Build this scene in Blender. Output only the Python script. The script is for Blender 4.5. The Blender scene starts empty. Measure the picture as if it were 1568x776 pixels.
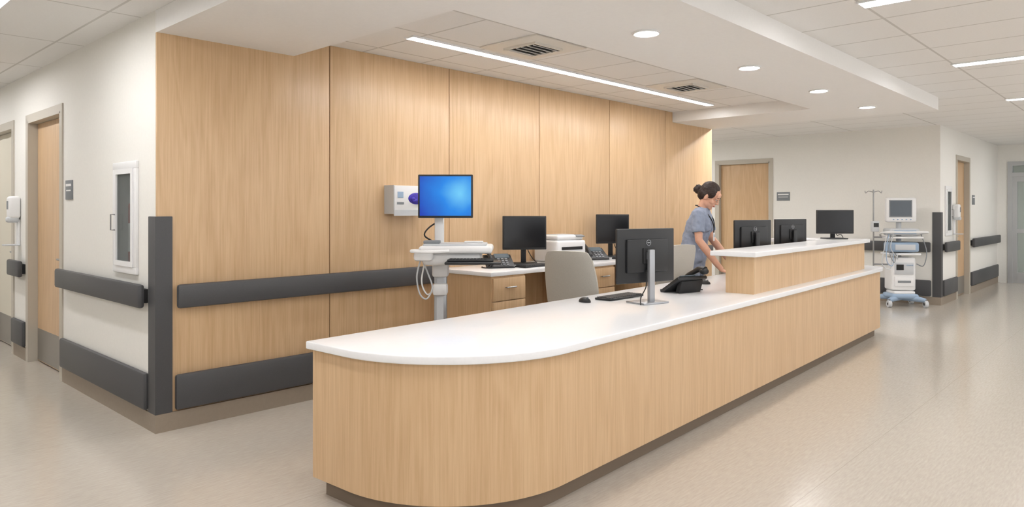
import bpy, bmesh, math, random
from mathutils import Vector, Matrix, Euler
random.seed(4)
R=math.radians
scene=bpy.context.scene
try:
    scene.view_settings.view_transform='Standard'
    scene.view_settings.look='None'
    scene.view_settings.exposure=0.0
except Exception as e: print(e)

# ------------------------------------------------------------ materials
def lin(c):
    o=[]
    for v in c:
        v=v/255.0
        o.append(v/12.92 if v<=0.04045 else ((v+0.055)/1.055)**2.4)
    return (o[0],o[1],o[2],1.0)
MC={}
def mat(name,col,rough=0.5,metal=0.0,emit=0.0,noise=0.0,nscale=(40,40,40),bump=0.0,spec=0.5):
    if name in MC: return MC[name]
    m=bpy.data.materials.new(name); m.use_nodes=True
    nt=m.node_tree; b=nt.nodes['Principled BSDF']
    c=lin(col)
    b.inputs['Base Color'].default_value=c
    b.inputs['Roughness'].default_value=rough
    b.inputs['Metallic'].default_value=metal
    b.inputs['Specular IOR Level'].default_value=spec
    if emit:
        b.inputs['Emission Color'].default_value=c
        b.inputs['Emission Strength'].default_value=emit
    if noise or bump:
        tc=nt.nodes.new('ShaderNodeTexCoord'); mp=nt.nodes.new('ShaderNodeMapping')
        mp.inputs['Scale'].default_value=nscale
        nz=nt.nodes.new('ShaderNodeTexNoise'); nz.inputs['Scale'].default_value=1.0
        nz.inputs['Detail'].default_value=3
        nt.links.new(tc.outputs['Object'],mp.inputs[0]); nt.links.new(mp.outputs[0],nz.inputs['Vector'])
        if noise:
            rp=nt.nodes.new('ShaderNodeValToRGB')
            rp.color_ramp.elements[0].position=0.3; rp.color_ramp.elements[1].position=0.7
            rp.color_ramp.elements[0].color=(c[0]*(1-noise),c[1]*(1-noise),c[2]*(1-noise),1)
            rp.color_ramp.elements[1].color=(min(1,c[0]*(1+noise)),min(1,c[1]*(1+noise)),min(1,c[2]*(1+noise)),1)
            nt.links.new(nz.outputs['Fac'],rp.inputs[0]); nt.links.new(rp.outputs[0],b.inputs['Base Color'])
        if bump:
            bp=nt.nodes.new('ShaderNodeBump'); bp.inputs['Strength'].default_value=bump; bp.inputs['Distance'].default_value=0.002
            nt.links.new(nz.outputs['Fac'],bp.inputs['Height']); nt.links.new(bp.outputs[0],b.inputs['Normal'])
    MC[name]=m; return m

def wood(name,c1,c2,c3,rough=0.38,sc=1.0):
    m=bpy.data.materials.new(name); m.use_nodes=True; nt=m.node_tree; b=nt.nodes['Principled BSDF']
    N=nt.nodes.new; L=nt.links.new
    tc=N('ShaderNodeTexCoord')
    m1=N('ShaderNodeMapping'); m1.inputs['Scale'].default_value=(85*sc,85*sc,2.4*sc)
    n1=N('ShaderNodeTexNoise'); n1.inputs['Scale'].default_value=1; n1.inputs['Detail'].default_value=5; n1.inputs['Roughness'].default_value=0.6
    m2=N('ShaderNodeMapping'); m2.inputs['Scale'].default_value=(4*sc,4*sc,0.45*sc)
    n2=N('ShaderNodeTexNoise'); n2.inputs['Scale'].default_value=1; n2.inputs['Detail'].default_value=2; n2.inputs['Distortion'].default_value=0.6
    for a,bb in((m1,n1),(m2,n2)):
        L(tc.outputs['Object'],a.inputs[0]); L(a.outputs[0],bb.inputs['Vector'])
    mu=N('ShaderNodeMath'); mu.operation='MULTIPLY'; mu.inputs[1].default_value=38
    L(n2.outputs['Fac'],mu.inputs[0])
    si=N('ShaderNodeMath'); si.operation='SINE'; L(mu.outputs[0],si.inputs[0])
    ma=N('ShaderNodeMath'); ma.operation='MULTIPLY_ADD'; ma.inputs[1].default_value=0.07; L(si.outputs[0],ma.inputs[0]); L(n1.outputs['Fac'],ma.inputs[2])
    rp=N('ShaderNodeValToRGB'); e=rp.color_ramp.elements
    e[0].position=0.22; e[0].color=lin(c1); e[1].position=0.78; e[1].color=lin(c3)
    k=e.new(0.5); k.color=lin(c2)
    L(ma.outputs[0],rp.inputs[0]); L(rp.outputs[0],b.inputs['Base Color'])
    b.inputs['Roughness'].default_value=rough
    return m

def grid_mat(name,col,linecol,px,py,ox,oy,wd=0.018,rough=0.8):
    m=bpy.data.materials.new(name); m.use_nodes=True; nt=m.node_tree; b=nt.nodes['Principled BSDF']
    N=nt.nodes.new; L=nt.links.new
    tc=N('ShaderNodeTexCoord'); sp=N('ShaderNodeSeparateXYZ'); L(tc.outputs['Object'],sp.inputs[0])
    outs=[]
    for ax,p,o in(('X',px,ox),('Y',py,oy)):
        a=N('ShaderNodeMath'); a.operation='SUBTRACT'; a.inputs[1].default_value=o-50*p; L(sp.outputs[ax],a.inputs[0])
        d=N('ShaderNodeMath'); d.operation='DIVIDE'; d.inputs[1].default_value=p; L(a.outputs[0],d.inputs[0])
        f=N('ShaderNodeMath'); f.operation='FRACT'; L(d.outputs[0],f.inputs[0])
        l=N('ShaderNodeMath'); l.operation='LESS_THAN'; l.inputs[1].default_value=wd/p; L(f.outputs[0],l.inputs[0]); outs.append(l)
    mx=N('ShaderNodeMath'); mx.operation='MAXIMUM'; L(outs[0].outputs[0],mx.inputs[0]); L(outs[1].outputs[0],mx.inputs[1])
    nz=N('ShaderNodeTexNoise'); nz.inputs['Scale'].default_value=90; L(tc.outputs['Object'],nz.inputs['Vector'])
    c=lin(col)
    rp=N('ShaderNodeValToRGB'); rp.color_ramp.elements[0].color=(c[0]*.93,c[1]*.93,c[2]*.93,1); rp.color_ramp.elements[1].color=c
    L(nz.outputs['Fac'],rp.inputs[0])
    mix=N('ShaderNodeMix'); mix.data_type='RGBA'
    L(mx.outputs[0],mix.inputs[0]); L(rp.outputs[0],mix.inputs[6]); mix.inputs[7].default_value=lin(linecol)
    L(mix.outputs[2],b.inputs['Base Color']); b.inputs['Roughness'].default_value=rough
    return m

def floor_mat():
    m=bpy.data.materials.new('vinyl_floor'); m.use_nodes=True; nt=m.node_tree; b=nt.nodes['Principled BSDF']
    N=nt.nodes.new; L=nt.links.new
    tc=N('ShaderNodeTexCoord')
    mp=N('ShaderNodeMapping'); mp.inputs['Scale'].default_value=(12,90,1); mp.inputs['Rotation'].default_value=(0,0,R(4))
    n=N('ShaderNodeTexNoise'); n.inputs['Scale'].default_value=1; n.inputs['Detail'].default_value=6; n.inputs['Roughness'].default_value=.6
    L(tc.outputs['Object'],mp.inputs[0]); L(mp.outputs[0],n.inputs['Vector'])
    rp=N('ShaderNodeValToRGB'); e=rp.color_ramp.elements
    e[0].position=.25; e[0].color=lin((179,170,159)); e[1].position=.75; e[1].color=lin((196,188,177))
    L(n.outputs['Fac'],rp.inputs[0])
    sp=N('ShaderNodeSeparateXYZ'); L(tc.outputs['Object'],sp.inputs[0])
    d=N('ShaderNodeMath'); d.operation='DIVIDE'; d.inputs[1].default_value=1.83; L(sp.outputs['Y'],d.inputs[0])
    ad=N('ShaderNodeMath'); ad.operation='ADD'; ad.inputs[1].default_value=20.25; L(d.outputs[0],ad.inputs[0])
    f=N('ShaderNodeMath'); f.operation='FRACT'; L(ad.outputs[0],f.inputs[0])
    l=N('ShaderNodeMath'); l.operation='LESS_THAN'; l.inputs[1].default_value=.002; L(f.outputs[0],l.inputs[0])
    mix=N('ShaderNodeMix'); mix.data_type='RGBA'; L(l.outputs[0],mix.inputs[0]); L(rp.outputs[0],mix.inputs[6]); mix.inputs[7].default_value=lin((172,164,152))
    L(mix.outputs[2],b.inputs['Base Color'])
    b.inputs['Roughness'].default_value=.17; b.inputs['Specular IOR Level'].default_value=.6
    return m

def screen_mat():
    m=bpy.data.materials.new('blue_screen'); m.use_nodes=True; nt=m.node_tree; b=nt.nodes['Principled BSDF']
    N=nt.nodes.new; L=nt.links.new
    tc=N('ShaderNodeTexCoord'); mp=N('ShaderNodeMapping'); mp.inputs['Location'].default_value=(-.11,0,-.02)
    L(tc.outputs['Object'],mp.inputs[0])
    ln=N('ShaderNodeVectorMath'); ln.operation='LENGTH'; L(mp.outputs[0],ln.inputs[0])
    nz=N('ShaderNodeTexNoise'); nz.inputs['Scale'].default_value=5; L(tc.outputs['Object'],nz.inputs['Vector'])
    ad=N('ShaderNodeMath'); ad.operation='MULTIPLY_ADD'; ad.inputs[1].default_value=.15; L(nz.outputs['Fac'],ad.inputs[0]); L(ln.outputs['Value'],ad.inputs[2])
    rp=N('ShaderNodeValToRGB'); e=rp.color_ramp.elements
    e[0].position=.05; e[0].color=lin((120,215,255)); e[1].position=.42; e[1].color=lin((0,60,185))
    k=e.new(.22); k.color=lin((10,135,235))
    L(ad.outputs[0],rp.inputs[0])
    b.inputs['Base Color'].default_value=(0,0,0,1)
    L(rp.outputs[0],b.inputs['Emission Color']); b.inputs['Emission Strength'].default_value=.95
    b.inputs['Roughness'].default_value=.3
    return m
def glazing(name,tint,base,fac,rough):
    m=bpy.data.materials.new(name); m.use_nodes=True
    n=m.node_tree; b=n.nodes['Principled BSDF']; o=n.nodes['Material Output']
    t=n.nodes.new('ShaderNodeBsdfTransparent'); t.inputs[0].default_value=tint; x=n.nodes.new('ShaderNodeMixShader'); x.inputs[0].default_value=fac
    b.inputs['Base Color'].default_value=lin(base); b.inputs['Roughness'].default_value=rough
    n.links.new(t.outputs[0],x.inputs[1]); n.links.new(b.outputs[0],x.inputs[2]); n.links.new(x.outputs[0],o.inputs[0])
    return m

WALL=mat('wall_paint',(233,231,225),.7,noise=.012,nscale=(45,45,45),bump=.1)
SOF=mat('drywall_white',(240,239,237),.75,noise=.01)
CREAM=mat('frame_greige',(188,181,168),.5)
WOOD=wood('maple_veneer',(194,160,120),(207,174,135),(217,186,147))
WOODD=wood('maple_door',(188,154,115),(201,168,129),(212,181,142))
DARKGAP=mat('reveal_dark',(95,66,40),.8)
TILE=grid_mat('acoustic_tile',(238,237,235),(203,201,197),.61,1.22,.35,.22)
TILE2=grid_mat('acoustic_tile_recess',(238,237,235),(203,201,197),.61,.61,2.76,3.40)
BASE=mat('vinyl_base',(146,133,118),.55,noise=.03)
CHAR=mat('charcoal_guard',(72,72,74),.5,noise=.04,nscale=(200,200,200),bump=.15)
QUARTZ=mat('white_quartz',(238,239,241),.18,noise=.01,nscale=(60,60,60))
BLACK=mat('black_plastic',(30,31,33),.42)
BLACK2=mat('black_matte',(20,20,22),.6)
SCR=mat('dark_screen',(24,25,28),.18)
SILV=mat('silver_metal',(172,174,178),.35,.7)
STEEL=mat('brushed_steel',(158,158,158),.35,.85)
WHITE=mat('white_plastic',(232,232,232),.4)
LGREY=mat('light_grey_plastic',(196,199,202),.45)
MGREY=mat('mid_grey_plastic',(130,134,138),.5)
BLUEP=mat('blue_grey_plastic',(150,172,196),.45)
CHAIR=mat('chair_fabric',(188,184,175),.85,noise=.08,nscale=(300,300,300),bump=.3)
RED=mat('red_paint',(176,40,34),.35)
PURP=mat('purple_gloves',(62,48,168),.6,noise=.25,nscale=(60,60,60))
LAMP=mat('lamp_diffuser',(252,251,252),.5,emit=41)
LAMPC=mat('lamp_diffuser_boosted',(252,251,252),.5,emit=75)  # boosted emission, used by the hidden lamps added for the far wall
LAMPR=mat('lamp_diffuser_slot',(252,251,252),.5,emit=37)
DLAMP=mat('downlight_lens',(255,252,247),.5,emit=75)
SIGN=mat('sign_grey',(120,124,128),.5)
BLUESCR=screen_mat()
KICK=mat('kick_plate',(150,146,140),.35,.7)
CLR=glazing('clear_glazing',(.86,.90,.89,1),(170,182,182),.15,.05)
TG=glazing('tinted_glass',(.75,.77,.77,1),(140,144,144),.25,.08)

# ------------------------------------------------------------ builder
class B:
    def __init__(s): s.bm=bmesh.new(); s.mats=[]
    def mi(s,m):
        if m not in s.mats: s.mats.append(m)
        return s.mats.index(m)
    def merge(s,b2,m,M=None):
        if M is not None: bmesh.ops.transform(b2,matrix=M,verts=b2.verts)
        i=s.mi(m)
        for f in b2.faces: f.material_index=i; f.smooth=True
        me=bpy.data.meshes.new('t'); b2.to_mesh(me); b2.free()
        s.bm.from_mesh(me); bpy.data.meshes.remove(me)
    def box(s,c,size,m,rot=(0,0,0),bev=0,seg=2):
        b2=bmesh.new(); bmesh.ops.create_cube(b2,size=1)
        bmesh.ops.scale(b2,vec=size,verts=b2.verts)
        if bev: bmesh.ops.bevel(b2,geom=b2.edges[:],offset=min(bev,min(size)*.49),segments=seg,affect='EDGES',profile=.5)
        s.merge(b2,m,Matrix.Translation(c)@Euler(rot).to_matrix().to_4x4()); return s
    def bx(s,x0,x1,y0,y1,z0,z1,m,bev=0):
        return s.box(((x0+x1)/2,(y0+y1)/2,(z0+z1)/2),(abs(x1-x0),abs(y1-y0),abs(z1-z0)),m,bev=bev)
    def cyl(s,p1,p2,r,m,r2=None,seg=24):
        p1=Vector(p1);p2=Vector(p2); d=p2-p1
        b2=bmesh.new(); bmesh.ops.create_cone(b2,cap_ends=True,segments=seg,radius1=r,radius2=r if r2 is None else r2,depth=d.length)
        q=Vector((0,0,1)).rotation_difference(d.normalized()).to_matrix().to_4x4()
        s.merge(b2,m,Matrix.Translation((p1+p2)/2)@q); return s
    def sph(s,c,r,m,rot=(0,0,0),u=20,v=14):
        if not hasattr(r,'__len__'): r=(r,r,r)
        b2=bmesh.new(); bmesh.ops.create_uvsphere(b2,u_segments=u,v_segments=v,radius=1)
        s.merge(b2,m,Matrix.Translation(c)@Euler(rot).to_matrix().to_4x4()@Matrix.Diagonal((r[0],r[1],r[2],1))); return s
    def tube(s,path,r,m,seg=12,sm=0):
        P=[Vector(p) for p in path]
        rr=list(r) if hasattr(r,'__len__') else [r]*len(P)
        if sm:
            Q=[];q=[]
            n=len(P)
            for i in range(n-1):
                a=P[max(i-1,0)];b=P[i];c=P[i+1];d=P[min(i+2,n-1)]
                for k in range(sm):
                    t=k/sm
                    Q.append(.5*((2*b)+(c-a)*t+(2*a-5*b+4*c-d)*t*t+(3*b-a-3*c+d)*t**3)); q.append(rr[i]*(1-t)+rr[i+1]*t)
            Q.append(P[-1]);q.append(rr[-1]); P,rr=Q,q
        b2=bmesh.new(); rings=[]; up=None
        for i,p in enumerate(P):
            t=(P[min(i+1,len(P)-1)]-P[max(i-1,0)]).normalized()
            if up is None:
                up=t.orthogonal().normalized()
            up=(up-t*up.dot(t)).normalized(); sd=t.cross(up)
            rings.append([b2.verts.new(p+(up*math.cos(a)+sd*math.sin(a))*rr[i]) for a in [2*math.pi*k/seg for k in range(seg)]])
        for a,b in zip(rings,rings[1:]):
            for k in range(seg): b2.faces.new((a[k],a[(k+1)%seg],b[(k+1)%seg],b[k]))
        b2.faces.new(rings[0][::-1]); b2.faces.new(rings[-1])
        bmesh.ops.recalc_face_normals(b2,faces=b2.faces)
        s.merge(b2,m); return s
    def loft(s,rings,m,seg=28,p=2.3):
        b2=bmesh.new(); rs=[]
        for q in rings:
            cx,cy,cz,rx,ry=q[:5]; tl=q[5] if len(q)>5 else 0
            row=[]
            for k in range(seg):
                a=2*math.pi*k/seg; ca=math.cos(a); sa=math.sin(a)
                x=rx*math.copysign(abs(ca)**(2/p),ca); y=ry*math.copysign(abs(sa)**(2/p),sa)
                row.append(b2.verts.new((cx+x,cy+y*math.cos(tl),cz+y*math.sin(tl))))
            rs.append(row)
        for a,b in zip(rs,rs[1:]):
            for k in range(seg): b2.faces.new((a[k],a[(k+1)%seg],b[(k+1)%seg],b[k]))
        b2.faces.new(rs[0][::-1]); b2.faces.new(rs[-1])
        bmesh.ops.recalc_face_normals(b2,faces=b2.faces)
        s.merge(b2,m); return s
    def ext(s,pts,z0,z1,m,bev=0):
        b2=bmesh.new(); lo=[b2.verts.new((x,y,z0)) for x,y in pts]; hi=[b2.verts.new((x,y,z1)) for x,y in pts]
        n=len(pts)
        for k in range(n): b2.faces.new((lo[k],lo[(k+1)%n],hi[(k+1)%n],hi[k]))
        fb=b2.faces.new(lo[::-1]); ft=b2.faces.new(hi)
        bmesh.ops.recalc_face_normals(b2,faces=b2.faces)
        if bev: bmesh.ops.bevel(b2,geom=list(fb.edges)+list(ft.edges),offset=bev,segments=3,affect='EDGES',profile=.5)
        s.merge(b2,m); return s
    def strip(s,pts,th,z0,z1,m):
        P=[Vector((x,y)) for x,y in pts]; I=[]
        for i,p in enumerate(P):
            t=(P[min(i+1,len(P)-1)]-P[max(i-1,0)]).normalized(); I.append(p+Vector((-t.y,t.x))*th)
        b2=bmesh.new()
        q=[[b2.verts.new((a.x,a.y,z)) for a in A] for A,z in((P,z0),(P,z1),(I,z1),(I,z0))]
        for j in range(4):
            a=q[j];b=q[(j+1)%4]
            for k in range(len(P)-1): b2.faces.new((a[k],a[k+1],b[k+1],b[k]))
        b2.faces.new([q[j][0] for j in range(4)]); b2.faces.new([q[j][-1] for j in range(4)])
        bmesh.ops.recalc_face_normals(b2,faces=b2.faces)
        s.merge(b2,m); return s
    def obj(s,name,loc=(0,0,0),rz=0,parent=None,rot=None,ang=35,scale=1):
        me=bpy.data.meshes.new(name); s.bm.to_mesh(me); s.bm.free()
        for m in s.mats: me.materials.append(m)
        me.set_sharp_from_angle(angle=R(ang))
        o=bpy.data.objects.new(name,me); scene.collection.objects.link(o)
        o.location=loc; o.rotation_euler=rot if rot else (0,0,rz); o.scale=(scale,)*3
        if parent: o.parent=parent
        return o
def empty(name,loc,rz=0,scale=1):
    e=bpy.data.objects.new(name,None); scene.collection.objects.link(e); e.location=loc; e.rotation_euler=(0,0,rz); e.scale=(scale,)*3; e.empty_display_size=.1
    return e

# ------------------------------------------------------------ room
ZT=2.755; ZS=2.61; WX=1.776; WY=4.838; WE=9.334; FX=12.35; RY=2.62; EX=17.1
def wallbox(name,ax,f0,f1,a0,a1,z0,z1,m,holes=()):
    b=B(); cuts=sorted(set([a0,a1]+[h[0] for h in holes]+[h[1] for h in holes]))
    for c0,c1 in zip(cuts,cuts[1:]):
        mid=(c0+c1)/2; hs=sorted([(h[2],h[3]) for h in holes if h[0]<mid<h[1]])
        z=z0; segs=[]
        for h0,h1 in hs:
            if h0>z: segs.append((z,h0))
            z=h1
        if z<z1: segs.append((z,z1))
        for s0,s1 in segs:
            if ax=='x': b.bx(f0,f1,c0,c1,s0,s1,m)
            else: b.bx(c0,c1,f0,f1,s0,s1,m)
    return b.obj(name)

b=B(); b.bx(-3,20.6,-2.6,11.2,-.1,0,floor_mat()); b.obj('floor')
b=B(); b.bx(-3,20.6,-2.6,11.2,ZT,ZT+.1,TILE); b.obj('ceiling')
RX0,RX1,RY0=2.76,8.25,3.05
b=B()
b.bx(WX,RX0,2.0,WY+.02,ZS,ZT,SOF); b.bx(RX1,WE,2.0,WY+.02,ZS,ZT,SOF); b.bx(RX0,RX1,2.0,RY0,ZS,ZT,SOF)
b.obj('ceiling_soffit')
b=B(); b.bx(RX0,RX1,RY0,WY+.02,ZT-.012,ZT-.001,TILE2); b.obj('ceiling_recess_tiles')

D1=(6.95,8.02); D2=(8.62,9.75)
wallbox('wall_left','x',WX,WX+.14,WY+.02,11.2,0,ZT,WALL,[(D1[0],D1[1],0,2.30),(D2[0],D2[1],0,2.30),(5.20,5.56,1.06,1.74)])
wallbox('wall_north','y',WY+.02,WY+.12,WX+.14,WE,0,ZT,WALL)
wallbox('wall_corridor_side','x',WE-.1,WE,WY+.12,11.2,0,ZT,WALL)
wallbox('wall_far','x',FX,FX+.12,RY,11.2,0,ZT,WALL,[(5.28,6.27,0,2.32)])
wallbox('wall_right','y',RY,RY+.12,FX+.12,EX,0,ZT,WALL,[(13.45,14.4,0,2.30),(12.68,13.0,1.1,1.78)])
wallbox('wall_end','x',EX,EX+.12,-2.6,RY+.12,0,ZT,WALL,[(.2,2.45,0,2.42)])
wallbox('wall_vestibule_far','x',20.4,20.5,-1.0,3.6,0,ZT,WALL)
wallbox('wall_vestibule_north','y',3.5,3.6,EX+.12,20.4,0,ZT,WALL)
wallbox('wall_vestibule_south','y',-1.0,-.9,EX+.12,20.4,0,ZT,WALL)
FILL_WINS=[(-2.2+2.7*k,-2.2+2.7*k+2.2) for k in range(7)]  # invented openings behind the camera, added to fill desk fronts and ceiling
wallbox('wall_south','y',-2.6,-2.48,-3,EX,0,ZT,WALL,[(a,c,.75,2.45) for a,c in FILL_WINS])
wallbox('wall_west','x',-3,-2.88,-2.48,11.2,0,ZT,WALL)
wallbox('wall_back','y',11.08,11.2,-2.88,FX,0,ZT,WALL)
for i,(a,c) in enumerate(FILL_WINS):
    b=B()
    b.bx(a,a+.05,-2.58,-2.5,.75,2.45,WHITE); b.bx(c-.05,c,-2.58,-2.5,.75,2.45,WHITE); b.bx(a+.05,c-.05,-2.58,-2.5,.75,.8,WHITE); b.bx(a+.05,c-.05,-2.58,-2.5,2.4,2.45,WHITE); b.bx((a+c)/2-.02,(a+c)/2+.02,-2.58,-2.5,.8,2.4,WHITE)
    b.obj('fill_window_%d'%(i+1))
    l=bpy.data.lights.new('fill_window_portal','AREA'); l.shape='RECTANGLE'; l.size=c-a; l.size_y=1.7  # portal steering sky light in through the added openings
    l.cycles.is_portal=True
    o=bpy.data.objects.new('fill_window_portal',l); scene.collection.objects.link(o); o.location=((a+c)/2,-2.61,1.6); o.rotation_euler=(R(90),0,0)

b=B()
seams=[WX,3.068,4.32,5.575,6.83,8.085,WE]
for i in range(6):
    x0=seams[i]+(.004 if i else 0); x1=seams[i+1]-(.004 if i<5 else 0)
    b.bx(x0,x1,WY,WY+.018,.12,ZT-.013,WOOD,bev=.0015)
b.bx(WX+.01,WE-.01,WY+.012,WY+.0195,.12,ZT-.02,DARKGAP)
b.obj('wall_wood_panelling')

b=B(); b.bx(WX-.012,WE,WY-.012,WY+.02,0,.12,BASE); b.obj('baseboard_north')
b=B()
for y0,y1 in((WY+.02,D1[0]-.07),(D1[1]+.07,D2[0]-.07),(D2[1]+.07,11.07)): b.bx(WX-.012,WX,y0,y1,0,.12,BASE)
b.obj('baseboard_left')
b=B(); b.bx(FX-.012,FX,RY-.012,5.2,0,.12,BASE); b.bx(FX-.012,FX,6.36,11.07,0,.12,BASE); b.obj('baseboard_far')
b=B(); b.bx(FX,13.37,RY-.012,RY,0,.12,BASE); b.bx(14.47,EX-.01,RY-.012,RY,0,.12,BASE); b.obj('baseboard_right')

# ------------------------------------------------------------ doors
def door(name,ax,plane,a0,a1,zt,sgn,kick=True,leaf=None,rec=.07):
    b=B(); leaf=leaf or WOODD
    def bb(f0,f1,c0,c1,z0,z1,m,bev=0):
        f0=plane+sgn*f0; f1=plane+sgn*f1
        f0,f1=min(f0,f1),max(f0,f1)
        if ax=='x': b.bx(f0,f1,c0,c1,z0,z1,m,bev)
        else: b.bx(c0,c1,f0,f1,z0,z1,m,bev)
    fw=.06
    bb(-.012,0.0,a0-fw,a0,0,zt+fw,CREAM); bb(-.012,0.0,a1,a1+fw,0,zt+fw,CREAM); bb(-.012,0.0,a0,a1,zt,zt+fw,CREAM)
    bb(-.012,.13,a0,a0+.02,0,zt,CREAM); bb(-.012,.13,a1-.02,a1,0,zt,CREAM); bb(-.012,.13,a0,a1,zt-.02,zt,CREAM)
    bb(rec,rec+.045,a0+.023,a1-.023,.012,zt-.023,leaf)
    if kick: bb(rec-.003,rec,a0+.03,a1-.03,.02,.32,KICK)
    hy=a0+.1
    def pt(f,a,z): return (plane+sgn*f,a,z) if ax=='x' else (a,plane+sgn*f,z)
    b.cyl(pt(rec,hy,1.02),pt(rec-.012,hy,1.02),.03,STEEL); b.cyl(pt(rec-.01,hy,1.02),pt(rec-.05,hy,1.02),.01,STEEL)
    b.cyl(pt(rec-.05,hy-.01,1.02),pt(rec-.05,hy+.11,1.02),.009,STEEL)
    return b.obj(name)
door('door_1','x',WX,D1[0],D1[1],2.30,1)
door('door_2','x',WX,D2[0],D2[1],2.30,1,leaf=mat('door_cream',(214,208,192),.5))
door('door_3','x',FX,5.28,6.27,2.32,1)
door('door_4','y',RY,13.45,14.4,2.30,1)
b=B(); AL=mat('aluminium_frame',(186,188,190),.35,.5); GL=CLR
x=EX
b.bx(x-.02,x+.1,2.37,2.45,0,2.42,AL); b.bx(x-.02,x+.1,.2,.28,0,2.42,AL); b.bx(x-.02,x+.1,.28,2.37,2.34,2.42,AL)
b.bx(x-.03,x+.08,.28,2.37,2.12,2.2,AL); b.bx(x+.03,x+.04,.28,2.37,2.2,2.34,GL)
for a0,a1 in((1.325,2.37),(.28,1.325)):
    b.bx(x,x+.05,a0,a0+.08,.01,2.12,AL); b.bx(x,x+.05,a1-.08,a1,.01,2.12,AL); b.bx(x,x+.05,a0+.08,a1-.08,.01,.22,AL); b.bx(x,x+.05,a0+.08,a1-.08,2.02,2.12,AL)
    b.bx(x,x+.05,a0+.08,a1-.08,1.0,1.08,AL)
    b.bx(x+.02,x+.03,a0+.08,a1-.08,.22,1.0,GL); b.bx(x+.02,x+.03,a0+.08,a1-.08,1.08,2.02,GL)
b.obj('glass_entrance_door')

# ------------------------------------------------------------ guards & rails
def rail(name,ax,plane,sgn,a0,a1,z0,z1,dep=.075):
    b=B()
    def bb(f0,f1,c0,c1,s0,s1,m,bev=0):
        f0=plane+sgn*f0; f1=plane+sgn*f1; f0,f1=min(f0,f1),max(f0,f1)
        if ax=='x': b.bx(f0,f1,c0,c1,s0,s1,m,bev)
        else: b.bx(c0,c1,f0,f1,s0,s1,m,bev)
    bb(dep-.045 if dep>.05 else .0,dep,a0,a1,z0,z1,CHAR,.018)
    if dep>.05: bb(0,dep-.04,a0+.03,a1-.03,z0+.03,z1-.035,BLACK2)
    return b.obj(name)
rail('wall_handrail','y',WY,-1,1.885,4.14,.805,.962)
rail('wall_handrail','y',WY,-1,6.9,9.25,.805,.962)
rail('wall_bumper_rail','y',WY,-1,1.885,4.14,.13,.365,.04)
rail('wall_bumper_rail','y',WY,-1,6.9,9.25,.13,.365,.04)
rail('wall_handrail','x',WX,-1,4.955,6.87,.805,.962)
rail('wall_bumper_rail','x',WX,-1,4.955,6.87,.13,.375,.04)
rail('wall_handrail','x',WX,-1,8.10,8.54,.805,.962)
rail('wall_bumper_rail','x',WX,-1,8.10,8.54,.13,.375,.04)
rail('wall_handrail','x',FX,-1,RY+.12,5.15,.805,.962)
rail('wall_bumper_rail','x',FX,-1,RY+.12,5.15,.13,.375,.04)
rail('wall_handrail','y',RY,-1,FX+.12,13.36,.805,.962)
rail('wall_bumper_rail','y',RY,-1,FX+.12,13.36,.13,.375,.04)
rail('wall_handrail','y',RY,-1,14.5,17.0,.805,.962)
rail('wall_bumper_rail','y',RY,-1,14.5,17.0,.13,.375,.04)
def guard(name,x,y,z0,z1,w=.095,t=.014):
    b=B(); pts=[(x-t,y-t),(x+w,y-t),(x+w,y),(x,y),(x,y+w+.01),(x-t,y+w+.01)]
    b.ext(pts,z0,z1,CHAR,.003); return b.obj(name)
guard('corner_guard',WX-.0005,WY-.0005,.12,1.41)
guard('corner_guard',FX-.0005,RY-.0005,.12,1.42)

# ------------------------------------------------------------ lights
def linear(name,x0,x1,y0,y1,z,m=LAMP):
    b=B()
    b.bx(x0,x1,y0,y1,z-.006,z,m)
    t=.012
    for a in((x0-t,x0,y0-t,y1+t),(x1,x1+t,y0-t,y1+t),(x0,x1,y0-t,y0),(x0,x1,y1,y1+t)): b.bx(*a,z-.012,z,WHITE)
    return b.obj(name)
linear('linear_ceiling_light',3.32,7.98,4.115,4.20,ZT-.012,LAMPR)
for x in(-.6,2.1,4.72,7.28,10.0,12.8,15.5): linear('linear_ceiling_light',x,x+.13,.25,1.45,ZT)
for x in(-.6,2.1,4.72,7.28,10.0,12.8,15.5): linear('linear_ceiling_light',x,x+.13,-1.9,-.7,ZT)  # unseen second row, added to light the room and desk fronts
for y in(2.4,4.4,7.2,9.3): linear('linear_ceiling_light',.93,1.06,y,y+1.2,ZT)
for y in(2.4,5.4,8.4): linear('linear_ceiling_light',-1.5,-1.37,y,y+1.2,ZT)  # another row added out of view for more overall light
for y in(6.6,9.0): linear('linear_ceiling_light',10.7,10.83,y,y+1.2,ZT,LAMPC)  # added behind the wood wall, unseen, to light the far corridor
linear('linear_ceiling_light',18.6,18.73,.6,1.8,ZT,LAMPC)
linear('linear_ceiling_light',9.56,9.69,3.35,4.75,ZT,LAMPC)  # added lamp, hidden by the soffit edge, to brighten the far wall
for x in(3.97,5.5,7.03,8.5,2.44):
    b=B(); b.cyl((0,0,-.004),(0,0,0),.075,DLAMP,seg=32)
    pr=[(math.cos(a),math.sin(a)) for a in [2*math.pi*k/32 for k in range(33)]]
    b.tube([(c*.084,s_*.084,-.004) for c,s_ in pr],.009,WHITE,8)
    b.obj('recessed_downlight',(x,2.52,ZS))
VD=mat('vent_dark',(70,68,64),.7)
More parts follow.
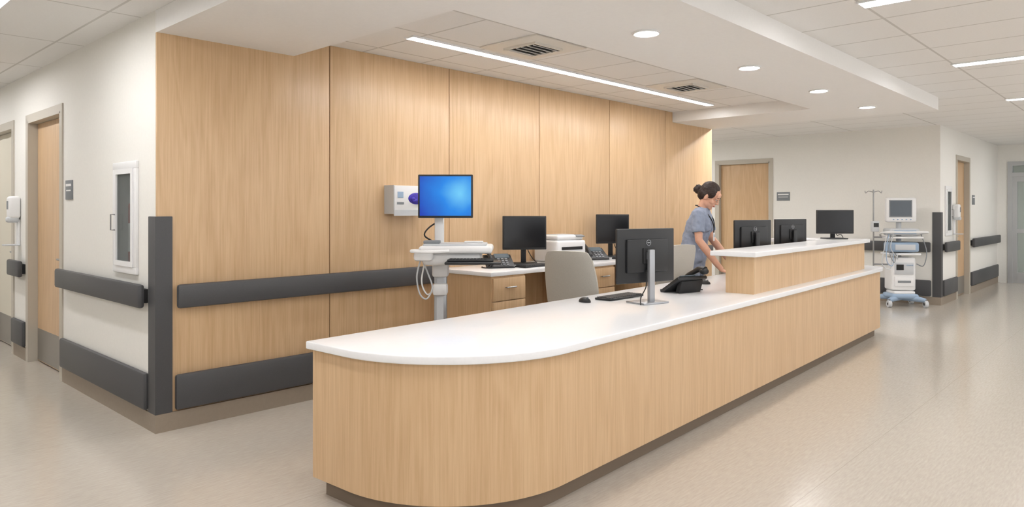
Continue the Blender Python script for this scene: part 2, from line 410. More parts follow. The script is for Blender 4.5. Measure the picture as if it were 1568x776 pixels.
for x,y in((4.2,3.71),(6.6,3.71)):
    b=B(); b.box((0,0,-.006),(.6,.6,.012),mat('vent_frame',(226,222,214),.5),bev=.003)
    b.box((0,0,-.013),(.30,.30,.004),VD)
    for k in range(5):
        b.box((0,-.12+.06*k,-.022),(.30,.036,.005),mat('vent_louver',(205,203,197),.5),rot=(R(35),0,0))
    for sx in(-1,1): b.box((sx*.158,0,-.02),(.016,.332,.018),MC['vent_frame'])
    for sx in(-1,1): b.box((0,sx*.158,-.02),(.30,.016,.018),MC['vent_frame'])
    b.obj('ceiling_air_vent',(x,y,ZT-.012))

# ------------------------------------------------------------ reception desk
def arc(cx,cy,r,a0,a1,n): return [(cx+r*math.cos(R(a0+(a1-a0)*k/n)),cy+r*math.sin(R(a0+(a1-a0)*k/n))) for k in range(n+1)]
DO=(1.80,2.155,0); DA=R(2.7)
def outline(off):
    r=.74
    return [(.175-off,1.03+off*.5)]+arc(.915,.74,r+off,180,270,28)+arc(7.04,.30,.30+off,270,360,14)+[(7.34+off,1.03+off*.5)]
b=B()
b.strip(outline(0),.045,.10,.75,WOOD)
b.strip(outline(-.06),.04,0,.10,mat('plinth_taupe',(122,107,91),.6))
b.ext(outline(.03),.75,.79,QUARTZ,.006)
for s0,s1 in((.62,1.05),(3.6,4.05),(6.3,6.75)):
    b.bx(s0,s1,.45,.97,.06,.745,WOOD)
    for k in range(3):
        z0=.08+k*.222; b.bx(s0+.01,s1-.01,.97,.988,z0,z0+.212,WOOD,.002); b.box(((s0+s1)/2,1.0,z0+.15),(.13,.012,.012),STEEL)
b.bx(.28,7.2,.40,.42,.3,.745,WOOD)
b.bx(3.55,6.76,.09,.32,.79,1.085,WOOD)
b.bx(6.44,6.76,.32,.98,.79,1.085,WOOD)
sl=[(3.48,.05),(6.84,.05),(6.84,1.02),(6.36,1.02),(6.36,.42),(3.48,.42)]
b.ext(sl,1.085,1.125,QUARTZ,.006)
desk=b.obj('reception_desk',DO,DA)
def D(s,w,z=.79):
    c,sn=math.cos(DA),math.sin(DA); return (DO[0]+s*c-w*sn,DO[1]+s*sn+w*c,z)

# ------------------------------------------------------------ back counter
BZ=.93; BY=4.18
b=B()
b.bx(4.18,6.85,BY-.02,WY-.001,BZ-.035,BZ,QUARTZ,.004)
b.bx(4.2,4.615,BY,WY-.001,.06,BZ-.035,WOOD); b.bx(4.22,4.6,BY+.06,WY-.01,0,.06,BASE)
b.bx(5.59,5.97,BY,WY-.001,.06,BZ-.035,WOOD); b.bx(5.61,5.95,BY+.06,WY-.01,0,.06,BASE)
b.bx(6.45,6.83,BY,WY-.001,.06,BZ-.035,WOOD); b.bx(6.47,6.81,BY+.06,WY-.01,0,.06,BASE)
b.bx(4.615,6.83,WY-.03,WY-.001,.1,BZ-.036,WOOD)
for x0,x1 in((4.2,4.615),(5.59,5.97),(6.45,6.83)):
    zs=[.08,.28,.48,.685,.885]
    for z0,z1 in zip(zs,zs[1:]):
        b.bx(x0+.012,x1-.006,BY-.018,BY,z0,z1-.008,WOOD,.002)
        xm=(x0+x1)/2; zc=(z0+z1)/2+.01
        b.cyl((xm-.06,BY-.045,zc),(xm+.06,BY-.045,zc),.006,STEEL,seg=10)
        for sx in(-.05,.05): b.cyl((xm+sx,BY-.018,zc),(xm+sx,BY-.045,zc),.004,STEEL,seg=8)
b.obj('back_counter')

# ------------------------------------------------------------ monitors etc.
def monitor(name,loc,az,w,h,zb,stand=BLACK,screen=SCR,neckw=.05):
    b=B(); zc=zb+h/2
    b.box((0,0,zc),(w,.022,h),BLACK,bev=.006)
    b.box((0,-.0115,zc+.004),(w-.03,.002,h-.035),screen)
    b.box((0,.02,zc),(w*.72,.022,h*.62),BLACK,bev=.01)
    b.box((0,.034,zc),(.11,.012,.11),BLACK2,bev=.003)
    b.box((0,.058,(zc+.03)/2+.01),(neckw,.03,zc+.04),stand,bev=.006)
    b.box((0,.045,zc),(.05,.03,.05),stand)
    b.box((0,.02,.007),(.24,.19,.014),stand,bev=.005)
    pr=[(math.cos(a),math.sin(a)) for a in [2*math.pi*k/24 for k in range(25)]]
    b.tube([(c*.02,.0335,zc+h*.24+s_*.02) for c,s_ in pr],.0022,SILV,6)
    b.box((0,.033,zc+h*.24),(.022,.003,.006),SILV)
    b.tube([(0.02,.03,zc-.1),(0.05,.06,zb-.02),(.09,.05,.05),(.14,.1,.005)],.004,BLACK2,8,sm=5)
    return b.obj(name,loc,R(az+90))
monitor('desktop_monitor',(4.35,2.77,.79),76,.55,.385,.145,SILV)
monitor('desktop_monitor',(6.66,3.02,.79),72,.50,.33,.235,BLACK)
monitor('desktop_monitor',(7.77,3.09,.79),72,.50,.33,.235,BLACK)
monitor('desktop_monitor',D(6.60,.36,1.125),-138,.42,.27,.06)
monitor('desktop_monitor',(5.08,4.60,BZ),-128,.43,.325,.14)
monitor('desktop_monitor',(6.55,4.60,BZ),-120,.40,.325,.15)

KEY=mat('key_caps',(44,45,48),.5)
def keyboard(name,loc,rz,w=.44):
    b=B(); b.box((0,0,.009),(w,.14,.016),BLACK,bev=.004)
    n=17
    for r in range(5):
        for k in range(n):
            if r==0 and 4<k<10: continue
            b.box((-w/2+.014+(w-.028)*(k+.5)/n,-.052+.026*r,.019),((w-.04)/n*.86,.021,.007),KEY,bev=.0015,seg=1)
        if r==0: b.box((-w/2+.014+(w-.028)*7.5/n,-.052,.019),((w-.04)/n*4.9,.021,.007),KEY,bev=.0015,seg=1)
    return b.obj(name,loc,rz)
keyboard('computer_keyboard',(4.45,3.06,.79),R(180))
keyboard('computer_keyboard',(4.93,4.33,BZ),0,.42)
keyboard('computer_keyboard',(6.45,4.33,BZ),0,.4)
def mouse(loc,rz):
    b=B(); b.sph((0,0,.006),(.031,.055,.03),BLACK)
    bmesh.ops.bisect_plane(b.bm,geom=b.bm.verts[:]+b.bm.edges[:]+b.bm.faces[:],plane_co=(0,0,0),plane_no=(0,0,-1),clear_outer=True)
    bmesh.ops.holes_fill(b.bm,edges=b.bm.edges[:])
    b.cyl((-.004,.03,.033),(.004,.03,.033),.007,MGREY,seg=12)
    return b.obj('computer_mouse',loc,rz)
mouse((4.07,3.10,.79),R(170)); mouse((5.80,3.08,.79),R(200)); mouse((5.28,4.30,BZ),0)
def phone(loc,rz,s=1.0):
    b=B()
    b.box((0,0,.045),(.23,.17,.022),BLACK,rot=(R(32),0,0),bev=.006)
    b.box((0,.045,.04),(.17,.03,.075),BLACK2,rot=(R(-18),0,0),bev=.004)
    b.box((.0,-.075,.008),(.2,.03,.014),BLACK,bev=.004)
    b.box((.035,.045,.088),(.12,.055,.004),mat('phone_display',(92,104,112),.2),rot=(R(32),0,0))
    for r in range(4):
        for k in range(3): b.box((.0+.03*k,-.055+.021*r,.027+.0131*r),(.02,.013,.006),MGREY,rot=(R(32),0,0))
    b.tube([(-.083,-.085,.045),(-.083,-.05,.083),(-.083,.0,.112),(-.083,.045,.132),(-.083,.085,.128)],[.02,.017,.015,.017,.022],BLACK,12,sm=4)
    b.sph((-.083,-.078,.045),(.026,.028,.02),BLACK); b.sph((-.083,.078,.122),(.026,.028,.02),BLACK)
    b.tube([(-.083,-.1,.035),(-.12,-.12,.01),(-.15,-.06,.008),(-.13,.02,.008)],.004,BLACK2,6,sm=5)
    return b.obj('desk_telephone',loc,rz,scale=s)
phone((5.12,2.90,.79),R(165),1.4)
phone((4.62,4.50,BZ),R(-30),1.15)
phone((6.07,4.50,BZ),R(-25),1.2)
phone(D(5.35,.70),R(180),1.0)

b=B()
b.box((0,0,.11),(.40,.36,.22),WHITE,bev=.025,seg=3); b.box((0,0,.245),(.36,.32,.05),WHITE,bev=.02,seg=3)
b.box((0,-.172,.05),(.34,.03,.07),LGREY,bev=.006); b.box((0,-.183,.14),(.28,.01,.03),BLACK2)
b.box((.13,-.15,.262),(.11,.05,.012),MGREY,rot=(R(20),0,0),bev=.003)
b.box((0,.0,.272),(.24,.2,.008),LGREY,bev=.003)
b.obj('laser_printer',(5.62,4.60,BZ),R(-8))

b=B()
b.box((0,0,0),(.36,.13,.235),WHITE,bev=.006)
b.box((0,-.067,-.11),(.375,.006,.05),LGREY); b.box((-.186,-.0,0),(.006,.13,.24),LGREY)
b.sph((.05,-.062,.01),(.09,.02,.05),PURP)
for k in range(7): b.sph((.05+random.uniform(-.05,.05),-.075,.01+random.uniform(-.025,.025)),(.025,.014,.016),PURP)
b.box((-.12,-.066,.04),(.06,.003,.05),BLUEP); b.box((-.12,-.066,-.03),(.07,.003,.02),MGREY)
b.obj('glove_box_dispenser',(3.78,WY-.066,1.54))

# ------------------------------------------------------------ office chairs
def chair(loc,az):
    b=B()
    for k in range(5):
        a=2*math.pi*k/5+.3; c,s_=math.cos(a),math.sin(a)
        b.tube([(0,0,.1),(c*.15,s_*.15,.095),(c*.29,s_*.29,.075)],[.03,.022,.016],BLACK,10)
        b.cyl((c*.29-s_*.02,s_*.29+c*.02,.03),(c*.29+s_*.02,s_*.29-c*.02,.03),.03,BLACK2,seg=16)
        b.cyl((c*.29,s_*.29,.03),(c*.29,s_*.29,.08),.01,BLACK2,seg=8)
    b.cyl((0,0,.09),(0,0,.42),.028,SILV); b.cyl((0,0,.09),(0,0,.25),.036,BLACK)
    b.box((0,0,.42),(.24,.26,.04),BLACK,bev=.01)
    b.box((0,.02,.475),(.50,.49,.075),CHAIR,bev=.035,seg=4)
    b2=bmesh.new(); nx,nz=14,14; V={}
    for side in(0,1):
        for i in range(nx+1):
            for j in range(nz+1):
                u=i/nx*2-1; v=j/nz
                wd=.215+.02*math.sin(v*math.pi)-.02*(v**3)
                cr=1.0
                if v>.88: cr=1-.08*((v-.88)/.12)**2
                x=u*wd*cr; z=.56+.56*v-(.012*(abs(u)**4) if v>.9 else 0)
                y=-.235-.13*v-.03*(1-u*u)+.02*math.sin(v*math.pi)
                th=.024*(1-.6*abs(u)**6)
                V[side,i,j]=b2.verts.new((x,y+(th if side else -th),z))
    for i in range(nx):
        for j in range(nz):
            b2.faces.new((V[0,i,j],V[0,i+1,j],V[0,i+1,j+1],V[0,i,j+1])); b2.faces.new((V[1,i,j],V[1,i,j+1],V[1,i+1,j+1],V[1,i+1,j]))
    for j in range(nz):
        for i in(0,nx): b2.faces.new((V[0,i,j],V[0,i,j+1],V[1,i,j+1],V[1,i,j]))
    for i in range(nx):
        for j in(0,nz): b2.faces.new((V[0,i,j],V[1,i,j],V[1,i+1,j],V[0,i+1,j]))
    bmesh.ops.recalc_face_normals(b2,faces=b2.faces); b.merge(b2,CHAIR)
    b.tube([(0,-.1,.42),(0,-.27,.44),(0,-.30,.55),(0,-.305,.62)],[.022,.022,.02,.016],BLACK,10,sm=4)
    for sx in(-1,1):
        b.tube([(sx*.2,0,.42),(sx*.28,0,.45),(sx*.28,-.02,.62)],.014,BLACK,8,sm=4); b.box((sx*.28,.01,.635),(.06,.22,.025),BLACK,bev=.01)
    return b.obj('office_chair',loc,R(az-90))
chair((4.86,3.70,0),14)
chair((6.17,3.82,0),75)

# ------------------------------------------------------------ computer cart
cart=empty('medical_computer_cart',(3.50,4.02,0),R(-46.8))
b=B()
for a in(35,145,215,325):
    c,s_=math.cos(R(a)),math.sin(R(a))
    b.tube([(0,0,.13),(c*.2,s_*.2,.12),(c*.33,s_*.33,.10)],[.05,.035,.022],WHITE,12)
    b.cyl((c*.33,s_*.33-.018,.045),(c*.33,s_*.33+.018,.045),.045,MGREY,seg=20); b.cyl((c*.33,s_*.33,.05),(c*.33,s_*.33,.11),.012,MGREY,seg=10)
b.box((0,0,.14),(.24,.26,.08),WHITE,bev=.03,seg=3)
b.obj('base',parent=cart)
b=B(); b.box((0,.02,.58),(.095,.06,.88),SILV,bev=.012); b.box((0,-.013,.55),(.05,.008,.78),LGREY); b.box((0,.02,1.0),(.12,.11,.10),WHITE,bev=.02)
b.box((-.0,-.0,.86),(.11,.1,.09),WHITE,bev=.02)
b.obj('column',parent=cart)
b=B()
b.box((.13,-.02,1.165),(.53,.42,.055),WHITE,bev=.022,seg=4)
b.box((.12,-.02,1.197),(.46,.32,.02),LGREY,bev=.008)
b.box((-.10,-.19,1.12),(.14,.12,.07),WHITE,bev=.025)
b.box((.10,-.02,1.10),(.42,.34,.10),WHITE,bev=.03,seg=3)
b.box((.26,-.22,1.075),(.40,.19,.018),BLACK,bev=.006)
b.box((.24,-.21,1.092),(.33,.13,.014),BLACK,bev=.004)
for r in range(4):
    for k in range(13): b.box((.10+.0245*k,-.255+.028*r,1.101),(.02,.022,.007),KEY)
b.tube([(-.14,-.20,1.16),(-.18,-.27,1.16),(-.06,-.29,1.155),(.09,-.27,1.16)],.012,WHITE,10,sm=4)
b.box((-.05,-.10,1.218),(.12,.09,.025),MGREY,bev=.008)
b.box((.25,.02,1.213),(.14,.10,.012),WHITE,bev=.004)
b.obj('work_tray',parent=cart)
b=B(); b.box((-.015,.08,1.29),(.07,.05,.26),WHITE,bev=.012); b.box((.04,.04,1.50),(.12,.06,.12),LGREY,bev=.01)
b.tube([(.0,.1,1.38),(-.09,.05,1.32),(-.12,.02,1.26),(-.05,.06,1.21)],.006,BLACK2,8,sm=6)
b.obj('screen_mast',parent=cart)
b=B(); b.box((0,0,0),(.41,.032,.325),BLACK,bev=.007); b.box((0,.022,0),(.3,.02,.22),BLACK)
b.obj('screen_housing',(.04,-.005,1.555),parent=cart)
b=B(); b.box((0,0,0),(.383,.002,.295),BLUESCR); b.obj('screen_display',(.04,-.0225,1.557),parent=cart)
b=B()
b.tube([(-.13,-.1,1.10),(-.16,-.12,.97),(-.14,-.11,.84),(-.09,-.1,.80),(-.05,-.09,.88),(-.08,-.09,.98),(-.12,-.1,1.08)],.006,LGREY,8,sm=8)
b.tube([(-.10,-.06,1.10),(-.13,-.08,.93),(-.09,-.08,.83),(-.045,-.02,.86)],.006,WHITE,8,sm=8)
b.obj('coiled_cable',parent=cart)

# ------------------------------------------------------------ wall devices
def ext_cab(name,ax,plane,a0,a1,z0,z1):
    b=B()
    def bb(f0,f1,c0,c1,s0,s1,m,bev=0):
        f0=plane+f0; f1=plane+f1
        if ax=='x': b.bx(f0,f1,c0,c1,s0,s1,m,bev)
        else: b.bx(c0,c1,f0,f1,s0,s1,m,bev)
    def pt(f,a,z): return (plane+f,a,z) if ax=='x' else (a,plane+f,z)
    w=.05
    bb(-.02,0,a0-w,a1+w,z1,z1+w,WHITE,.004); bb(-.02,0,a0-w,a1+w,z0-w,z0,WHITE,.004); bb(-.02,0,a0-w,a0,z0,z1,WHITE,.004); bb(-.02,0,a1,a1+w,z0,z1,WHITE,.004)
    d=.035
    bb(-.028,-.008,a0,a1,z1-d,z1,WHITE); bb(-.028,-.008,a0,a1,z0,z0+d,WHITE); bb(-.028,-.008,a0,a0+d,z0+d,z1-d,WHITE); bb(-.028,-.008,a1-d,a1,z0+d,z1-d,WHITE)
    bb(.118,.125,a0,a1,z0,z1,LGREY); bb(0,.118,a0,a0+.005,z0,z1,WHITE); bb(0,.118,a1-.005,a1,z0,z1,WHITE); bb(0,.118,a0,a1,z0,z0+.005,WHITE); bb(0,.118,a0,a1,z1-.005,z1,WHITE)
    am=(a0+a1)/2
    b.cyl(pt(.062,am,z0+.006),pt(.062,am,z0+.42),.052,RED); b.sph(pt(.062,am,z0+.42),(.052,.052,.04),RED)
    b.cyl(pt(.062,am,z0+.44),pt(.062,am,z0+.52),.018,BLACK); b.tube([pt(.062,am-.02,z0+.52),pt(.062,am+.06,z0+.54)],.01,BLACK)
    b.tube([pt(.062,am+.01,z0+.5),pt(.05,am-.07,z0+.46),pt(.05,am-.075,z0+.2)],.008,BLACK2,8,sm=5)
    b.cyl(pt(.062,am,z0+.10),pt(.062,am,z0+.30),.053,WHITE)
    bb(-.016,-.012,a0+d,a1-d,z0+d,z1-d,TG)
    b.tube([pt(-.028,a1-.02,z0+.36),pt(-.055,a1-.02,z0+.36),pt(-.055,a1-.02,z0+.25),pt(-.028,a1-.02,z0+.25)],.005,STEEL,8)
    return b.obj(name)
ext_cab('fire_extinguisher_cabinet','x',WX,5.20,5.56,1.06,1.74)
ext_cab('fire_extinguisher_cabinet','y',RY,12.68,13.0,1.1,1.78)

def sanitizer(loc,rz):
    b=B()
    b.box((0,-.05,.12),(.13,.10,.22),WHITE,bev=.03,seg=4); b.box((0,-.06,.0),(.11,.10,.06),LGREY,bev=.02,seg=3)
    b.box((0,-.012,-.13),(.07,.02,.26),WHITE,bev=.004); b.box((0,-.07,-.25),(.13,.13,.012),LGREY,bev=.004); b.box((0,-.102,.14),(.05,.004,.08),MGREY)
    return b.obj('hand_sanitizer_dispenser',loc,rz)
sanitizer((WX,8.36,1.36),R(-90))
sanitizer((13.2,RY,1.32),0)
def sign(ax,plane,a0,a1,z0,z1):
    b=B()
    if ax=='x':
        b.bx(plane-.01,plane,a0,a1,z0,z1,SIGN,.002); b.bx(plane-.012,plane-.01,a0+.02,a1-.02,z1-.05,z1-.03,WHITE); b.bx(plane-.012,plane-.01,a0+.03,a1-.03,z1-.09,z1-.08,WHITE)
    else:
        b.bx(a0,a1,plane-.01,plane,z0,z1,SIGN,.002); b.bx(a0+.02,a1-.02,plane-.012,plane-.01,z1-.05,z1-.03,WHITE)
    b.obj('room_sign')
sign('x',WX,6.62,6.80,1.54,1.70); sign('x',FX,4.92,5.15,1.62,1.77); sign('y',RY,14.65,14.85,1.55,1.72)

# ------------------------------------------------------------ patient monitor cart
pm=empty('patient_monitor_cart',(11.92,3.06,0),R(-52),1.04)
b=B()
for sx in(-1,1):
    for sy in(-1,1):
        b.tube([(0,0,.14),(sx*.14,sy*.13,.12),(sx*.25,sy*.22,.10)],[.06,.045,.03],BLUEP,12)
        b.cyl((sx*.25-.022,sy*.22,.05),(sx*.25+.022,sy*.22,.05),.05,LGREY,seg=20); b.cyl((sx*.25-.024,sy*.22,.05),(sx*.25+.024,sy*.22,.05),.02,BLACK,seg=12)
        b.cyl((sx*.25,sy*.22,.06),(sx*.25,sy*.22,.12),.015,MGREY,seg=10)
b.box((0,0,.15),(.38,.34,.07),BLUEP,bev=.03,seg=3)
b.box((0,-.0,.20),(.30,.28,.05),WHITE,bev=.02)
b.obj('wheeled_base',parent=pm)
b=B()
b.box((0,.02,.47),(.34,.26,.48),WHITE,bev=.03,seg=3); b.box((0,-.115,.55),(.26,.015,.17),LGREY,bev=.004); b.box((-.06,-.125,.57),(.10,.006,.08),SCR)
b.box((0,-.115,.36),(.26,.015,.14),WHITE,bev=.004); b.box((0,-.125,.36),(.18,.006,.03),MGREY)
for k in range(4): b.cyl((.04+.025*k,-.12,.6),(.04+.025*k,-.132,.6),.008,BLUEP,seg=12)
b.cyl((0,.06,.7),(0,.06,1.36),.035,LGREY)
b.box((0,0,.76),(.44,.32,.03),WHITE,bev=.012); b.box((0,-.02,.86),(.40,.26,.14),BLUEP,bev=.03,seg=3); b.box((0,-.155,.86),(.28,.01,.08),LGREY,bev=.003)
b.box((0,0,1.0),(.50,.34,.03),WHITE,bev=.012); b.box((0,-.02,1.08),(.42,.26,.10),LGREY,bev=.03,seg=3); b.box((0,-.155,1.08),(.30,.01,.05),BLUEP)
b.tube([(-.24,.1,1.02),(-.30,-.05,1.06),(-.27,-.22,1.08),(0,-.26,1.08),(.27,-.22,1.08),(.30,-.05,1.06),(.24,.1,1.02)],.014,WHITE,10,sm=5)
b.obj('instrument_body',parent=pm)
b=B(); b.box((0,0,1.40),(.42,.10,.36),WHITE,bev=.03,seg=3); b.box((-.02,-.052,1.42),(.32,.006,.25),MGREY); b.box((-.02,-.056,1.42),(.29,.004,.22),mat('monitor_face',(84,92,100),.2))
for k in range(5): b.cyl((-.12+.06*k,-.05,1.26),(-.12+.06*k,-.06,1.26),.01,BLUEP,seg=10)
b.obj('vitals_screen',parent=pm)
b=B()
b.cyl((-.36,.05,.55),(-.36,.05,1.70),.010,STEEL,seg=12)
for sx in(-1,1): b.tube([(-.36,.05,1.66),(-.36+sx*.07,.05,1.68),(-.36+sx*.11,.05,1.65),(-.36+sx*.12,.05,1.685)],.006,STEEL,8,sm=3)
b.cyl((-.36,.05,1.0),(-.2,.02,1.0),.012,STEEL); b.cyl((-.36,.05,.6),(-.15,.02,.6),.012,STEEL)
b.box((-.36,.0,1.16),(.10,.09,.16),LGREY,bev=.015); b.box((-.36,-.047,1.18),(.07,.004,.06),SCR)
b.obj('iv_pole',parent=pm)
b=B()
for k in range(4):
    x=-.26+.03*k
    b.tube([(x,-.16,1.05),(x-.05,-.2,.85),(x-.08+.04*k,-.2,.62+.03*k),(x+.04,-.19,.55+.05*k),(x+.06,-.17,.78)],.006,[LGREY,BLUEP,MGREY,LGREY][k],8,sm=6)
b.tube([(.24,-.1,1.05),(.29,-.16,.8),(.24,-.18,.6),(.17,-.12,.62)],.007,MGREY,8,sm=6)
b.obj('patient_leads',parent=pm)

# ------------------------------------------------------------ nurse
SKIN=mat('skin',(222,172,146),.5,noise=.04,nscale=(30,30,30)); SCRUB=mat('scrub_fabric',(146,156,176),.85,noise=.07,nscale=(14,14,9),bump=.4)
HAIR=mat('dark_hair',(44,29,24),.6,noise=.45,nscale=(260,40,260),bump=.8); LIP=mat('lips',(176,92,84),.45); EYEW=mat('eye_white',(235,232,228),.3); IRIS=mat('iris',(52,34,24),.3)
SHOE=mat('shoe_white',(225,225,228),.5)
NP=(6.90,3.80,0)
nurse=empty('nurse',NP,R(-165),1.045)
CZ=.79/1.045
HS=1.08
HE=Euler((R(-36),0,R(-4)))
HM=Matrix.Translation((0,.175,1.535))@HE.to_matrix().to_4x4()@Matrix.Scale(HS,4)
def H(p): return HM@Vector(p)
HR=tuple(HE)
def hsph(b,c,r,m,u=20,v=14): b.sph(H(c),tuple(q*HS for q in r),m,rot=HR,u=u,v=v)
def hand(b,wr,tip_dir,side):
    f=Vector(tip_dir).normalized(); n=Vector((0,0,1)); l=f.cross(n).normalized()*side; n=(l.cross(f)*side).normalized()
    if n.z<0: n=-n
    w=Vector(wr)
    for t,rl in((.0,.024),(.02,.028),(.045,.036),(.07,.038)):
        M=Matrix((l,f,n)).transposed().to_4x4()
        b2=bmesh.new(); bmesh.ops.create_uvsphere(b2,u_segments=14,v_segments=10,radius=1)
        b.merge(b2,SKIN,Matrix.Translation(w+f*t)@M@Matrix.Diagonal((rl,.03,.016,1)))
    base=w+f*.085
    for k,(o,ln) in enumerate(((-.028,.068),(-.009,.078),(.010,.072),(.028,.056))):
        p0=base+l*o-f*.02; d=l*o*.35
        p1=base+l*o+f*ln*.38+d*.4+n*.004; p2=base+l*o+f*ln*.74+d*.7-n*.006; p3=base+l*o+f*ln+d-n*.018
        for p in(p1,p2,p3): p.z=max(p.z,CZ+.0075)
        b.tube([p0,p1,p2,p3],[.0095,.009,.008,.0068],SKIN,10); b.sph(p3,.0069,SKIN,u=10,v=8)
    q0=w+f*.02-l*.02; q1=w+f*.045-l*.045-n*.003; q2=w+f*.075-l*.055-n*.008
    for p in(q1,q2): p.z=max(p.z,CZ+.008)
    b.tube([q0,q1,q2],[.013,.011,.008],SKIN,10); b.sph(q2,.008,SKIN,u=10,v=8)
b=B()
hsph(b,(0,-.012,.025),(.073,.094,.098),SKIN,28,20); hsph(b,(0,.022,-.045),(.056,.066,.07),SKIN); hsph(b,(0,.068,-.092),(.022,.018,.018),SKIN)
for sx in(-1,1):
    hsph(b,(sx*.036,.055,-.028),(.026,.026,.026),SKIN); hsph(b,(sx*.074,-.005,-.015),(.01,.018,.032),SKIN)
    hsph(b,(sx*.03,.078,.020),(.024,.012,.009),SKIN)
hsph(b,(0,.074,.045),(.05,.012,.03),SKIN)
b.tube([H((0,.082,.018)),H((0,.096,-.004)),H((0,.108,-.022)),H((0,.086,-.034))],[.008,.010,.012,.009],SKIN,10)
for sx in(-1,1): hsph(b,(sx*.012,.09,-.026),(.009,.010,.008),SKIN)
hsph(b,(0,.083,-.056),(.022,.010,.012),SKIN)
b.tube([H((0,-.01,-.05)),(0,.105,1.44),(0,.09,1.36)],[.050,.047,.060],SKIN,18)
b.loft([(0,.0,.86,.15,.10),(0,.0,.95,.15,.10),(0,.02,1.06,.115,.08),(0,.05,1.2,.125,.085),(0,.08,1.32,.13,.08),(0,.09,1.38,.09,.055)],SKIN)
ARM={1:[(.165,.09,1.355),(.215,.115,1.09),(.175,.275,.865),(.150,.325,.80)],-1:[(-.165,.09,1.355),(-.215,.14,1.10),(-.155,.325,.89),(-.130,.385,.80)]}
for sd,a in ARM.items():
    S,E,F,W=[Vector(p) for p in a]
    b.tube([S,S.lerp(E,.35),S.lerp(E,.7),E,E.lerp(F,.3),F,W],[.052,.048,.042,.038,.040,.031,.025],SKIN,16); b.sph(E,.037,SKIN)
    d=(Vector((0.0,.9,-.18)) if sd==1 else Vector((.12,.9,-.12)))
    hand(b,W-Vector((0,0,.008)),d,sd)
for sx in(-1,1):
    b.tube([(sx*.085,0,.9),(sx*.09,.01,.5),(sx*.09,-.01,.1)],[.075,.05,.036],SKIN,16)
body=b.obj('body',parent=nurse)
def remesh(o,vs,it=6):
    m=o.modifiers.new('r','REMESH'); m.mode='VOXEL'; m.voxel_size=vs; m.use_smooth_shade=True
    s=o.modifiers.new('s','SMOOTH'); s.iterations=it; s.factor=.5
def disp(o,nm,sc,st):
    t=bpy.data.textures.new(nm,'CLOUDS'); t.noise_scale=sc
    d=o.modifiers.new('d','DISPLACE'); d.texture=t; d.strength=st; d.mid_level=.5; d.texture_coords='LOCAL'
remesh(body,.0045,4)
b=B()
b.loft([(0,-.005,.80,.172,.128),(0,-.005,.88,.172,.13),(0,.0,.96,.162,.122),(0,.02,1.07,.152,.125),(0,.045,1.17,.160,.128),(0,.072,1.27,.170,.128),(0,.085,1.34,.165,.100),(0,.09,1.385,.125,.075),(0,.095,1.415,.075,.062)],SCRUB,36)
for sx in(-1,1):
    b.sph((sx*.07,.155,1.22),(.062,.05,.062),SCRUB)
    S=Vector(ARM[sx][0]);E=Vector(ARM[sx][1])
    b.tube([S+Vector((-sx*.05,0,.01)),S,S.lerp(E,.4),S.lerp(E,.72)],[.055,.062,.062,.066],SCRUB,18)
    b.box((sx*.085,.105,.93),(.11,.03,.12),SCRUB,bev=.01)
top=b.obj('scrub_top',parent=nurse); remesh(top,.007,5); disp(top,'cloth_folds',.075,.030)
b=B()
b.loft([(0,0,.80,.160,.118),(0,0,.92,.150,.11)],SCRUB)
for sx in(-1,1): b.tube([(sx*.075,0,.88),(sx*.088,.005,.7),(sx*.092,.01,.48),(sx*.093,-.005,.25),(sx*.093,-.01,.07)],[.09,.092,.075,.066,.066],SCRUB,20)
pants=b.obj('scrub_pants',parent=nurse); remesh(pants,.009,4); disp(pants,'cloth_folds_b',.09,.03)
b=B()
for sx in(-1,1): b.box((sx*.093,.03,.012),(.09,.26,.024),SHOE,bev=.01); b.sph((sx*.093,.06,.045),(.044,.10,.04),SHOE); b.sph((sx*.093,-.04,.055),(.042,.06,.05),SHOE)
b.obj('shoes',parent=nurse)
b=B()
hsph(b,(0,-.024,.040),(.080,.096,.092),HAIR,28,20); hsph(b,(0,-.056,-.004),(.073,.062,.078),HAIR)
for sx in(-1,1): hsph(b,(sx*.058,.004,.036),(.024,.052,.052),HAIR); hsph(b,(sx*.066,-.03,.0),(.016,.03,.04),HAIR)
hsph(b,(0,-.124,-.012),(.046,.040,.044),HAIR)
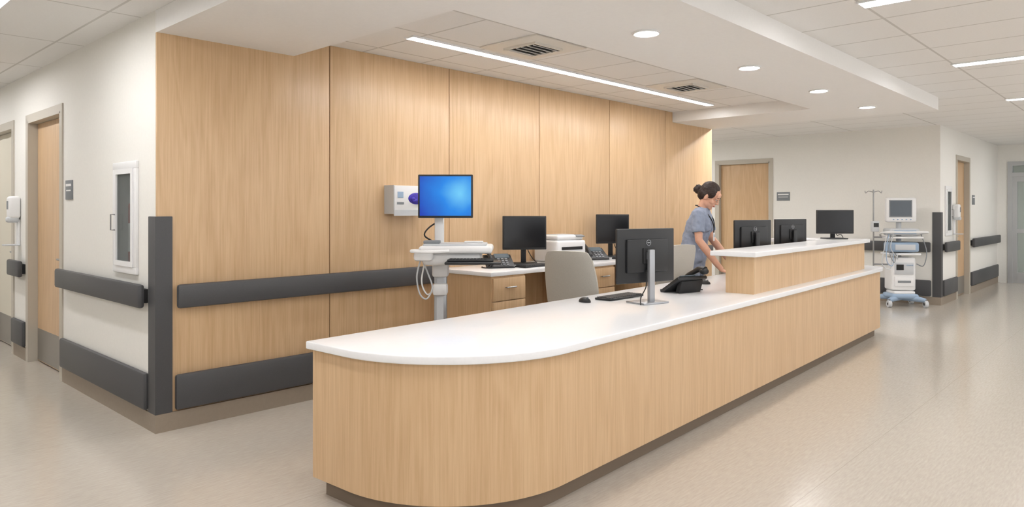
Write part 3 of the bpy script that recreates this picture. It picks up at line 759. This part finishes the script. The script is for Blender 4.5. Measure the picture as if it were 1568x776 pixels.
for k in range(5):
    a=k*1.25; b.tube([H((.028*math.cos(a),-.138,-.012+.028*math.sin(a))),H((.032*math.cos(a+.8),-.150,-.012+.032*math.sin(a+.8))),H((.018*math.cos(a+1.6),-.16,-.012+.018*math.sin(a+1.6)))],[.012,.014,.009],HAIR,8,sm=3)
hair=b.obj('hair',parent=nurse); remesh(hair,.004,3); disp(hair,'hair_waves',.02,.007)
b=B()
for sx in(-1,1):
    hsph(b,(sx*.029,.080,.006),(.012,.009,.006),EYEW); hsph(b,(sx*.029,.087,.003),(.005,.003,.005),IRIS)
    b.tube([H((sx*.015,.088,.012)),H((sx*.029,.092,.0125)),H((sx*.043,.083,.008))],[.0016,.002,.0014],HAIR,6)
    b.tube([H((sx*.012,.089,.029)),H((sx*.030,.090,.034)),H((sx*.048,.078,.029))],[.002,.003,.0018],HAIR,6,sm=3)
b.tube([H((-.02,.086,-.055)),H((-.006,.094,-.051)),H((.006,.094,-.051)),H((.02,.086,-.055))],[.002,.004,.004,.002],LIP,8,sm=3)
b.tube([H((-.018,.086,-.058)),H((0,.094,-.062)),H((.018,.086,-.058))],[.002,.0052,.002],LIP,8,sm=3)
b.obj('facial_features',parent=nurse)
b=B()
b.tube([(.0,.03,1.44),(.055,.07,1.43),(.07,.13,1.39),(.055,.20,1.30),(.035,.222,1.22),(.03,.22,1.16)],.0055,BLACK2,8,sm=5)
b.tube([(.0,.03,1.44),(-.055,.07,1.43),(-.07,.13,1.39),(-.04,.20,1.30),(.01,.222,1.22),(.03,.22,1.16)],.0055,BLACK2,8,sm=5)
b.box((.03,.222,1.12),(.06,.004,.085),WHITE,bev=.002); b.box((.03,.225,1.13),(.03,.003,.03),BLUEP)
b.obj('lanyard_badge',parent=nurse)

# ------------------------------------------------------------ world & camera
w=bpy.data.worlds.new('World'); scene.world=w; w.use_nodes=True
w.node_tree.nodes['Background'].inputs[0].default_value=(.97,.985,1,1); w.node_tree.nodes['Background'].inputs[1].default_value=1.8
cd=bpy.data.cameras.new('Camera'); cd.sensor_width=36; cd.lens=24.87; cd.shift_y=-.0421; cd.clip_start=.05
co=bpy.data.objects.new('Camera',cd); scene.collection.objects.link(co); co.location=(0,0,1.45); co.rotation_euler=(R(90),0,R(-46.83)); scene.camera=co
